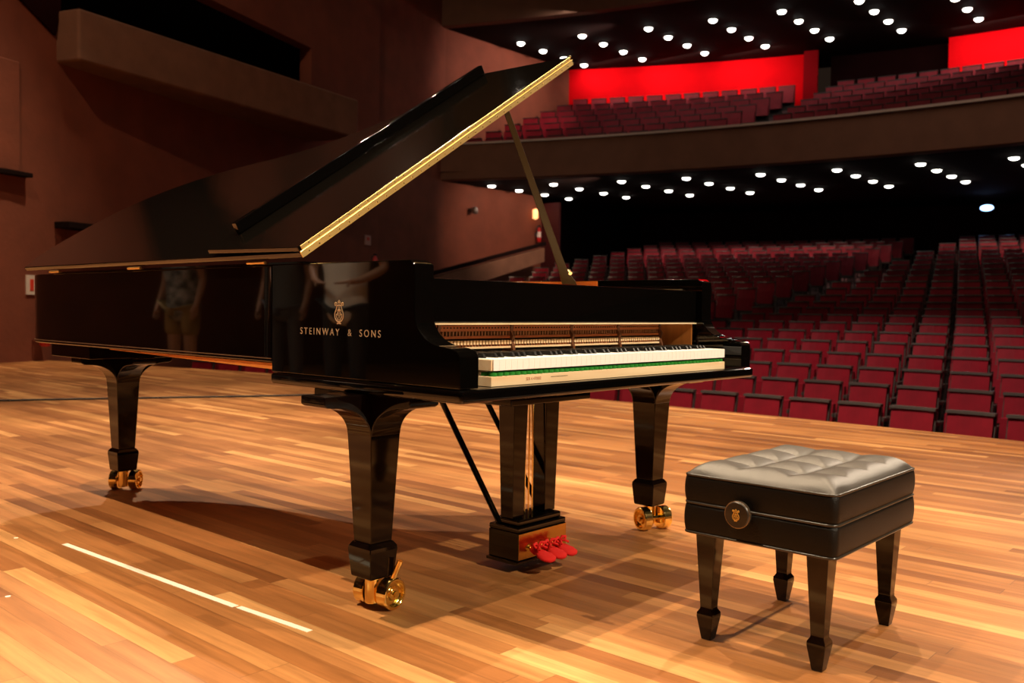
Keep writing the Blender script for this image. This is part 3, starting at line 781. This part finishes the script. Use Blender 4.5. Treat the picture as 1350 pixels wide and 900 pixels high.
# ---- legs
def piano_leg(cx, cy, axis_ang, brake):
    zb = .095
    leg = MB().stack((cx, cy), [(.52, .108), (.205, .078), (.198, .077)]).build('leg', LEG, pz, bevel=.002, seg=1)
    MB().stack((cx, cy), [(.198, .082), (.185, .100), (.175, .102), (.100, .088), (zb, .080)]).build('leg_foot', LEG, leg, bevel=.002, seg=1)
    # flared head with concave brackets
    def conc(s, e): return [(s*(.054+e*(1-cos(t))), .505+.088*sin(t)) for t in [i*PI/2/10 for i in range(11)]]
    poly = conc(1, .125) + [(.20, .595), (.212, .602), (.212, ZB-.001), (-.212, ZB-.001), (-.212, .602), (-.20, .595)] + conc(-1, .125)[::-1]
    MB().prism([(cx+a, b) for a, b in poly], cy-.0535, cy+.0535, 'xz').build('leg_bracket', LEG, leg, bevel=.003)
    MB().prism([(cy+a, b) for a, b in poly], cx-.0535, cx+.0535, 'yz').build('leg_bracket', LEG, leg, bevel=.003)
    if cy > 1: MB().box(cx-.24, cx+.24, cy-.20, cy+.20, ZB, ZR+.03).build('leg_plate', LEG, leg, bevel=.003)
    # caster
    a = Vector((cos(axis_ang), sin(axis_ang), 0)); b = Vector((-a.y, a.x, 0)); c = Vector((cx, cy, 0))
    ct = MB(); ct.lathe([(.020, .018), (.022, .02), (.022, .096)], (cx, cy, 0), (0, 0, 1), 20)
    cs = ct.build('caster', GOLD, leg, smooth=False, bevel=.001, seg=1)
    wc = c + b*.028 + Vector((0, 0, .046)); r = .046
    MB().tube([wc-a*.07, wc+a*.07], .010, 12).build('axle', GOLD, cs)
    for s in (-1, 1):
        o_ = wc+a*s*.026
        MB().lathe([(.010, 0), (r-.003, 0), (r, .004), (r, .034), (r-.003, .038), (r-.010, .038), (r-.011, .026), (.020, .026), (.018, .034), (.006, .036), (0, .036)], o_, a*s, 32).build('wheel', GOLD, cs, smooth=False, bevel=.0008, seg=1)
    MB().tube([wc+a*.012-Vector((0, 0, .0)), c+Vector((0, 0, .05))], .012, 10).build('fork', GOLD, cs)
    if brake:
        q = wc+a*.050+Vector((0, 0, .036)); MB().tube([q, q+b*.010+a*.022+Vector((0, 0, .060))], .0085, 12).build('brake_lever', GOLD, cs)
piano_leg(.068, .408, -PI/2+.12, True)
piano_leg(1.468, .385, 2.75, False)
piano_leg(.33, 2.535, -.84, False)

# ---- pedal lyre
LX, LYY = .742, .40
ly = MB().box(LX-.19, LX+.23, LYY-.085, LYY+.085, .556, .590).build('pedal_lyre', LEG, pz, bevel=.004)
MB().box(LX-.17, LX+.21, LYY-.06, LYY+.06, .5905, ZB-.001).build('lyre_head', LEG, ly, bevel=.003)
for dx in (-.083, .083):
    x = LX+dx
    MB().frustum((x, LYY), .172, .054, .555, .070).build('lyre_post', LEG, ly, bevel=.002)
MB().box(LX-.112, LX+.112, LYY-.055, LYY+.055, .150, .171).build('lyre_step', BLACK, ly, bevel=.006)
MB().box(LX-.125, LX+.125, LYY-.066, LYY+.066, .132, .1495).build('lyre_step', BLACK, ly, bevel=.004)
bxo = MB().box(LX-.125, LX+.125, LYY-.066, LYY+.066, .040, .1315).build('pedal_box', BLACK, ly, bevel=.002)
MB().box(LX-.134, LX+.134, LYY-.070, LYY+.070, .028, .0395).build('pedal_box_base', BLACK, ly, bevel=.003)
MB().box(LX-.123, LX+.123, LYY-.0685, LYY-.0665, .044, .129).build('brass_plate', BRASSPL, bxo)
for dx in (-.02, 0, .02):
    MB().tube([(LX+dx, LYY, .172), (LX+dx, LYY, .555)], .0028, 8).build('pedal_rod', GOLD, ly)
for dx in (-.11, .11):
    MB().tube([(LX+dx, LYY+.03, .15), (LX+dx-.02, LYY+.36, ZB)], .0105, 10).build('lyre_brace', BLACK, ly)
def pedal(i, px_):
    y0 = LYY-.068; z0 = .078
    st = MB().tube([(px_, y0, z0), (px_, y0-.02, z0-.004), (px_, y0-.04, z0-.010)], [.008, .006, .006], 10).build('pedal', GOLD, ly, smooth=True)
    # brass collar
    MB().lathe([(.011, 0), (.011, .006)], (px_, y0, z0), (0, -1, 0), 14).build('pedal_collar', GOLD, st)
    # red cloth cover: flattened boot with gathered mouth and bow
    b = MB(); n = 20; rings = []
    prof = [(-.016, .015, .014), (-.028, .017, .016), (-.036, .011, .011), (-.045, .019, .013), (-.058, .029, .014), (-.074, .033, .012), (-.088, .030, .011), (-.098, .020, .009), (-.102, .007, .004)]
    for (dy, rx, rz_) in prof:
        t_ = []
        for j in range(n):
            a_ = 2*PI*j/n; wob = 1+.06*sin(5*a_+dy*200)
            t_.append(b.bm.verts.new((px_+rx*cos(a_)*wob, y0+dy, z0-.006+rz_*sin(a_)*wob*.9+(dy+.03)*.25)))
        rings.append(t_)
    for P, Q in zip(rings, rings[1:]):
        for j in range(n): b.bm.faces.new((P[j], P[(j+1) % n], Q[(j+1) % n], Q[j]))
    b.bm.faces.new(rings[0][::-1]); b.bm.faces.new(rings[-1])
    cov = b.build('cloth_cover', REDFELT, st, smooth=True)
    c = Vector((px_, y0-.036, z0+.008))
    b = MB()
    for s in (-1, 1):
        b.tube([c, c+Vector((s*.012, -.002, .014)), c+Vector((s*.026, -.004, .012)), c+Vector((s*.022, -.006, .001)), c], [.003, .006, .006, .005, .003], 8)
        b.tube([c, c+Vector((s*.010, -.014, .004)), c+Vector((s*.020, -.024, -.002))], [.003, .004, .004], 8)
    b.lathe([(0, -.005), (.006, 0), (0, .005)], c, (0, 0, 1), 10)
    b.build('bow', REDFELT, st, smooth=True)
for i, dx in enumerate((-.070, -.012, .044)): pedal(i, LX+dx)

# ================================================================== BENCH
BX0, BX1, BY0, BY1 = .480, 1.032, -.772, -.365
bz0, bzm, bz1 = .290, .368, .440
bench = thing('piano_bench', 'black leather piano bench with tufted top and dark wooden legs', 'bench', ((BX0+BX1)/2, (BY0+BY1)/2, 0))
def cushion(z0, z1, bul, name, matl, inset=0.):
    b = MB(); pts = []
    r = .02; cx_, cy_ = (BX0+BX1)/2, (BY0+BY1)/2; hx, hy = (BX1-BX0)/2-inset, (BY1-BY0)/2-inset
    def ring(off):
        P = []
        for sx, sy, a0 in ((1, 1, 0), (-1, 1, PI/2), (-1, -1, PI), (1, -1, 1.5*PI)):
            for k in range(5):
                a = a0+k*PI/8; P.append((cx_+sx*(hx-r)+(r+0)*cos(a)+off*sx*1, cy_+sy*(hy-r)+r*sin(a)+off*sy))
        # add edge midpoints
        Q = []
        for i in range(len(P)):
            a = P[i]; b_ = P[(i+1) % len(P)]; Q.append(a)
            if math.dist(a, b_) > .1:
                for t in (.25, .5, .75): Q.append((a[0]+(b_[0]-a[0])*t, a[1]+(b_[1]-a[1])*t))
        return Q
    rings = []; n = 8
    for i in range(n+1):
        t = i/n; off = bul*sin(PI*t)**.7
        rings.append([b.bm.verts.new((x, y, z0+(z1-z0)*t)) for x, y in ring(off)])
    N = len(rings[0])
    for P, Q in zip(rings, rings[1:]):
        for j in range(N): b.bm.faces.new((P[j], P[(j+1) % N], Q[(j+1) % N], Q[j]))
    b.bm.faces.new(rings[0][::-1]); b.bm.faces.new(rings[-1])
    return b.build(name, matl, bench, smooth=False, bevel=0), ring(0)
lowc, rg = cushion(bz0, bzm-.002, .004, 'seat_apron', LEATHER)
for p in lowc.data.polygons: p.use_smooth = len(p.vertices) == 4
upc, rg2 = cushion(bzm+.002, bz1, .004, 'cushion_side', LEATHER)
for p in upc.data.polygons: p.use_smooth = len(p.vertices) == 4
for z, nm in ((bz0, 'piping'), (bzm, 'piping'), (bz1, 'piping')):
    MB().tube([(x, y, z) for x, y in rg], .0035, 8, closed=True).build(nm, PIPING, bench, smooth=True)
# tufted top
b = MB(); nx, ny_ = 96, 72; vs = []; fs = []
for j in range(ny_+1):
    for i in range(nx+1):
        u, v = i/nx, j/ny_
        edge_ = min(1, min(u, 1-u)/.10) ; edge2 = min(1, min(v, 1-v)/.13)
        dome = (1-(1-edge_)**2)**.5*(1-(1-edge2)**2)**.5
        su, sv = abs(sin(PI*u*4)), abs(sin(PI*v*3))
        # creases only between buttons, open towards the border
        iu = max(0, min(1, (min(u, 1-u)-.04)/.16)); iv_ = max(0, min(1, (min(v, 1-v)-.05)/.22))
        tu = 1-(1-su**.75)*(.25+.75*iv_) ; tv = 1-(1-sv**.75)*(.25+.75*iu)
        h = .034*dome*(.42+.58*(min(tu, tv)*.75+.25*tu*tv))
        # button pits
        for bi in (1, 2, 3):
            for bj in (1, 2):
                d2 = ((u-bi/4)*(BX1-BX0))**2+((v-bj/3)*(BY1-BY0))**2
                h -= .010*math.exp(-d2/.00022)
        vs.append((BX0+.004+(BX1-BX0-.008)*u, BY0+.004+(BY1-BY0-.008)*v, bz1+h))
for j in range(ny_):
    for i in range(nx): a = j*(nx+1)+i; fs.append((a, a+1, a+nx+2, a+nx+1))
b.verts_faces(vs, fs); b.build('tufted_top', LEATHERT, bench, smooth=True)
for bi in (1, 2, 3):
    for bj in (1, 2):
        MB().lathe([(.006, 0), (.007, .002), (.004, .004), (0, .0045)], (BX0+(BX1-BX0)*bi/4, BY0+(BY1-BY0)*bj/3, bz1+.0005), (0, 0, 1), 12).build('tuft_button', LEATHERT, bench, smooth=True)
# legs
for x, y in ((BX0+.052, BY0+.052), (BX1-.052, BY0+.052), (BX1-.052, BY1-.052), (BX0+.052, BY1-.052)):
    MB().stack((x, y), [(bz0, .056), (.092, .034), (.082, .034), (.072, .046), (.062, .047), (.004, .028), (0, .026)]).build('leg', BENCHWOOD, bench, bevel=.0015, seg=2)
# height knob
ky = -.535; kz = .363
kn = MB().lathe([(.014, 0), (.014, .012), (.030, .012), (.0335, .016), (.0335, .026), (.030, .030), (.0, .030)], (BX0-.004, ky, kz), (-1, 0, 0), 36).build('adjusting_knob', PIPING, bench, bevel=.0015)
MB().lathe([(.0345, 0), (.0345, .008)], (BX0-.021, ky, kz), (-1, 0, 0), 36).build('knob_rim', mat('knob_rim_metal', (.35, .28, .2), .2, metal=.9), kn)
MB().lathe([(.031, 0), (.031, .0045), (0, .006)], (BX0-.0295, ky, kz), (-1, 0, 0), 36).build('knob_face', mat('knob_black', (.008, .008, .008), .15), kn)
lyre((BX0-.0362, ky, kz), .034, LEFT, 'lyre_emblem', kn, mat('knob_gilt', (.85, .45, .08), .35, metal=.5, emit=(.8, .35, .05), estr=.1))

# ================================================================== PEOPLE (seen mirrored in the side of the piano)
SKIN = mat('skin', (.42, .22, .14), .5); HAIR = mat('dark_hair', (.02, .012, .008), .6)
def skin_mesh(name, pts, edges, matl, parent, sub=2):
    me = bpy.data.meshes.new(name); me.from_pydata([p[:3] for p in pts], edges, []); me.materials.append(matl)
    o = bpy.data.objects.new(name, me); C.objects.link(o)
    if parent: o.parent = parent
    sk = o.modifiers.new('skin', 'SKIN'); sk.use_smooth_shade = True
    for i, p in enumerate(pts):
        r = p[3]; v = me.skin_vertices[0].data[i]; v.radius = (r, r) if not isinstance(r, tuple) else r; v.use_root = (i == 0)
    sb = o.modifiers.new('sub', 'SUBSURF'); sb.levels = sub; sb.render_levels = sub; return o
def person(x, y, ang, label, shirt, pants, shorts, h=1.74, akimbo=False):
    t = thing('person', label, 'person', (x, y, 0)); t.rotation_euler.z = ang
    k = h/1.74
    P = [(0, 0, .94, (.15, .10)), (0, 0, 1.12, (.135, .095)), (0, 0, 1.32, (.17, .11)), (0, 0, 1.43, (.10, .08)), (0, -.005, 1.50, .055), (0, -.02, 1.58, .075), (0, -.015, 1.67, .088), (0, -.0, 1.72, .06)]
    E = [(0, 1), (1, 2), (2, 3), (3, 4), (4, 5), (5, 6), (6, 7)]
    def chain(a, pts):
        for p in pts: P.append(p); E.append((a, len(P)-1)); a = len(P)-1
        return a
    for s_ in (-1, 1):
        chain(0, [(s_*.10, 0, .86, .092), (s_*.105, -.01, .50, .058), (s_*.105, .0, .36, .056), (s_*.11, .01, .09, .036), (s_*.115, -.06, .04, .036), (s_*.12, -.16, .025, .026)])
        if akimbo: arm_ = [(s_*.19, 0, 1.40, .052), (s_*.32, .04, 1.16, .040), (s_*.20, -.12, 1.06, .028), (s_*.15, -.16, 1.05, .026)]
        else: arm_ = [(s_*.19, 0, 1.40, .052), (s_*.24, .02, 1.12, .040), (s_*.245, -.06, .90, .027), (s_*.245, -.075, .85, .030)]
        a = chain(2, arm_); c = P[a]
        d_ = (Vector(c[:3])-Vector(P[a-1][:3])).normalized()
        for q in range(4):
            o_ = Vector((0, -.03+.02*q, 0)); b0 = Vector(c[:3])+o_; L2 = (.075, .085, .08, .062)[q]
            chain(a, [(*(b0+d_*.04), .009), (*(b0+d_*(.04+L2*.5)), .008), (*(b0+d_*(.035+L2)+Vector((-s_*.015, 0, 0))), .007)])
        chain(a, [(c[0]-s_*.01, c[1]-.035, c[2]-.015, .011), (c[0]-s_*.015, c[1]-.055, c[2]-.045, .009)])
    body = skin_mesh('body', P, E, SKIN, t)
    chain_ = [(0, 0, .70, (.20, .15)), (0, 0, .90, (.185, .14)), (0, 0, 1.12, (.175, .13)), (0, 0, 1.32, (.19, .13)), (0, 0, 1.42, (.12, .095)), (0, 0, 1.455, .07)]
    E2 = [(0, 1), (1, 2), (2, 3), (3, 4), (4, 5)]
    for s_ in (-1, 1):
        chain_.append((s_*.20, 0, 1.395, .07)); E2.append((3, len(chain_)-1))
        chain_.append((s_*(.29 if akimbo else .235), .03, 1.22, .062)); E2.append((len(chain_)-2, len(chain_)-1))
    skin_mesh('shirt', chain_, E2, shirt, t)
    Q = [(0, 0, .95, (.16, .115))]; E3 = []
    for s_ in (-1, 1):
        a = 0
        for p in [(s_*.10, 0, .84, .105), (s_*.108, -.01, .56 if shorts else .5, .085 if shorts else .072)]+([] if shorts else [(s_*.11, .01, .12, .06)]):
            Q.append(p); E3.append((a, len(Q)-1)); a = len(Q)-1
    skin_mesh('shorts' if shorts else 'trousers', Q, E3, pants, t)
    MB().lathe([(.093, -.02), (.10, .03), (.09, .075), (.055, .105), (0, .115)], (x, y+.012, 1.655), (0, .12, 1), 20).build('hair', HAIR, t, smooth=True)
    MB().lathe([(.012, 0), (.016, .01), (.006, .035), (0, .04)], (x, y-.100, 1.605), (0, -.25, .6), 10).build('nose', SKIN, body, smooth=True)
    for s_ in (-1, 1):
        MB().lathe([(0, -.004), (.012, 0), (0, .004)], (x+s_*.032, y-.096, 1.655), (0, -1, 0), 12).build('eye', CABLE, body, smooth=True)
        MB().box(x+s_*.12-.05, x+s_*.12+.05, y-.19, y+.07, .0, .07).build('shoe', CABLE, t, bevel=.02)
        MB().lathe([(.006, -.01), (.022, 0), (.006, .01)], (x+s_*.092, y-.01, 1.63), (1, 0, 0), 12).build('ear', SKIN, body, smooth=True)
    MB().box(x-.022, x+.022, y-.098, y-.092, 1.572, 1.580).build('mouth', mat('lips', (.35, .09, .07), .5), body)
    t.scale = (k, k, k); return t
person(-2.75, 4.0, 1.2, 'person in loose white shirt and dark trousers mirrored behind the gold lettering', mat('white_shirt', (.95, .92, .88), .8, bump=.6, bscale=9), mat('dark_trousers', (.02, .02, .025), .8), False, 1.76, True)
person(-2.75, 6.5, 1.3, 'person in grey patterned shirt and khaki shorts mirrored in the piano side', mat('grey_pattern_shirt', (.24, .24, .24), .8, var=.8, vscale=14), mat('khaki_shorts', (.30, .19, .07), .8), True, 1.72)
person(-3.3, 5.6, 1.2, 'person in dark grey clothes mirrored faintly between the other two', mat('grey_top', (.10, .11, .12), .8), mat('grey_trousers', (.07, .07, .08), .8), False, 1.75)

# ================================================================== LIGHTS
def spot(loc, target, power, size=60, blend=.4, radius=.12, col=(1, .72, .42)):
    d = bpy.data.lights.new('stage_or_fill_spot', 'SPOT'); d.energy = power; d.spot_size = math.radians(size); d.spot_blend = blend; d.shadow_soft_size = radius; d.color = col
    o = bpy.data.objects.new('stage_or_fill_spot', d); C.objects.link(o); o.location = loc
    o.rotation_euler = (Vector(target)-Vector(loc)).to_track_quat('-Z', 'Y').to_euler(); return o
def area(loc, target, power, sx, sy, col=(1, .7, .42)):
    d = bpy.data.lights.new('area_light', 'AREA'); d.shape = 'RECTANGLE'; d.size = sx; d.size_y = sy; d.energy = power; d.color = col
    o = bpy.data.objects.new('area_light', d); C.objects.link(o); o.location = loc
    o.rotation_euler = (Vector(target)-Vector(loc)).to_track_quat('-Z', 'Y').to_euler(); return o
WARM = (1, .75, .49)
spot((3.2, 5.2, 9.0), (.6, .8, 0), 2600, 75, .5, .06, WARM)
spot((2.4, -3.0, 9.5), (.9, .2, 0), 2250, 70, .5, .06, WARM)
spot((-2.6, 2.4, 9.5), (-1.5, 1.1, 0), 4600, 42, .8, .06, WARM)
spot((.6, -7.0, 6.0), (.8, 0, .7), 3200, 30, .5, .06, (1, .82, .58))
spot((4.5, 10.0, 10.0), (2.6, 7, 0), 3000, 90, .6, .08, WARM)
spot((6.0, 1.5, 10.0), (4.0, 2.0, 0), 2900, 62, .6, .08, WARM)
spot((17.0, -1.0, 8.6), (1.2, -.5, .3), 3800, 16, .5, .08, (1, .80, .58))
spot((-3.4, 7.5, 9.0), (-2.8, 5.0, 1.2), 4200, 40, .6, .1, (1, .85, .7))  # added spot, brightens the people mirrored in the piano
# hall: unseen fills added for seats and red wall, strongest on the front rows
spot((5.0, 2.0, 12.0), (10.2, 2.5, 0), 6500, 50, .9, .4, (1, .70, .6))
area((18, 3, 12.2), (20, 3, 5), 170, 12, 6, (1, .66, .5)).data.spread = 2.2
area((23.5, 8.0, 8.8), (24.5, 9, 6), 110, 18, 1.5, (1, .8, .7))
for y_ in (16.2, 14.2, 12.0, 5.6, 3.4, 1.0):
    x_ = arc(27.3, y_, .020); area((x_-1.15, y_, 8.95), (x_, y_, 7.9), 21, 2.0, .25, (1, .7, .6))
for y_ in (15.5, 13.0, 10.5, 6.0, 3.5, 1.0):
    x_ = arc(28.0, y_, .020); area((x_, y_, 4.55), (x_+.3, y_, 2), 44, 2.0, 2.0, (1, .6, .5)).data.spread = 2.0
spot((-1.1, 6.4, 11.0), (7.0, 14.2, 3.6), 1050, 74, .7, .12, (1, .62, .40))
spot((19.0, 13.5, 4.4), (19.5, 17.8, 3.5), 420, 80, .8, .2, (1, .62, .45))  # added fill standing in for balcony lamp light on the side wall
spot((19.8, 13.5, 8.8), (19.3, 17.8, 7.6), 620, 80, .8, .2, (1, .66, .55))  # added fill for the side wall above the balcony
w = bpy.data.worlds.new('hall_dark'); bpy.context.scene.world = w; w.use_nodes = True
w.node_tree.nodes['Background'].inputs[0].default_value = (.05, .03, .02, 1); w.node_tree.nodes['Background'].inputs[1].default_value = .25

# ================================================================== CAMERA
cd = bpy.data.cameras.new('camera'); cam = bpy.data.objects.new('camera', cd); C.objects.link(cam)
cd.sensor_width = 36; cd.lens = FPX/1350*36; cd.shift_y = (PY-450)/1350; cd.clip_end = 200
M = Matrix(((R2.x, U2.x, -FW.x, CAM.x), (R2.y, U2.y, -FW.y, CAM.y), (R2.z, U2.z, -FW.z, CAM.z), (0, 0, 0, 1)))
cam.matrix_world = M
cd.dof.use_dof = True; cd.dof.focus_distance = 2.75; cd.dof.aperture_fstop = 4.5
bpy.context.scene.camera = cam
sc = bpy.context.scene
sc.view_settings.view_transform = 'Standard'; sc.view_settings.look = 'None'; sc.view_settings.exposure = 0
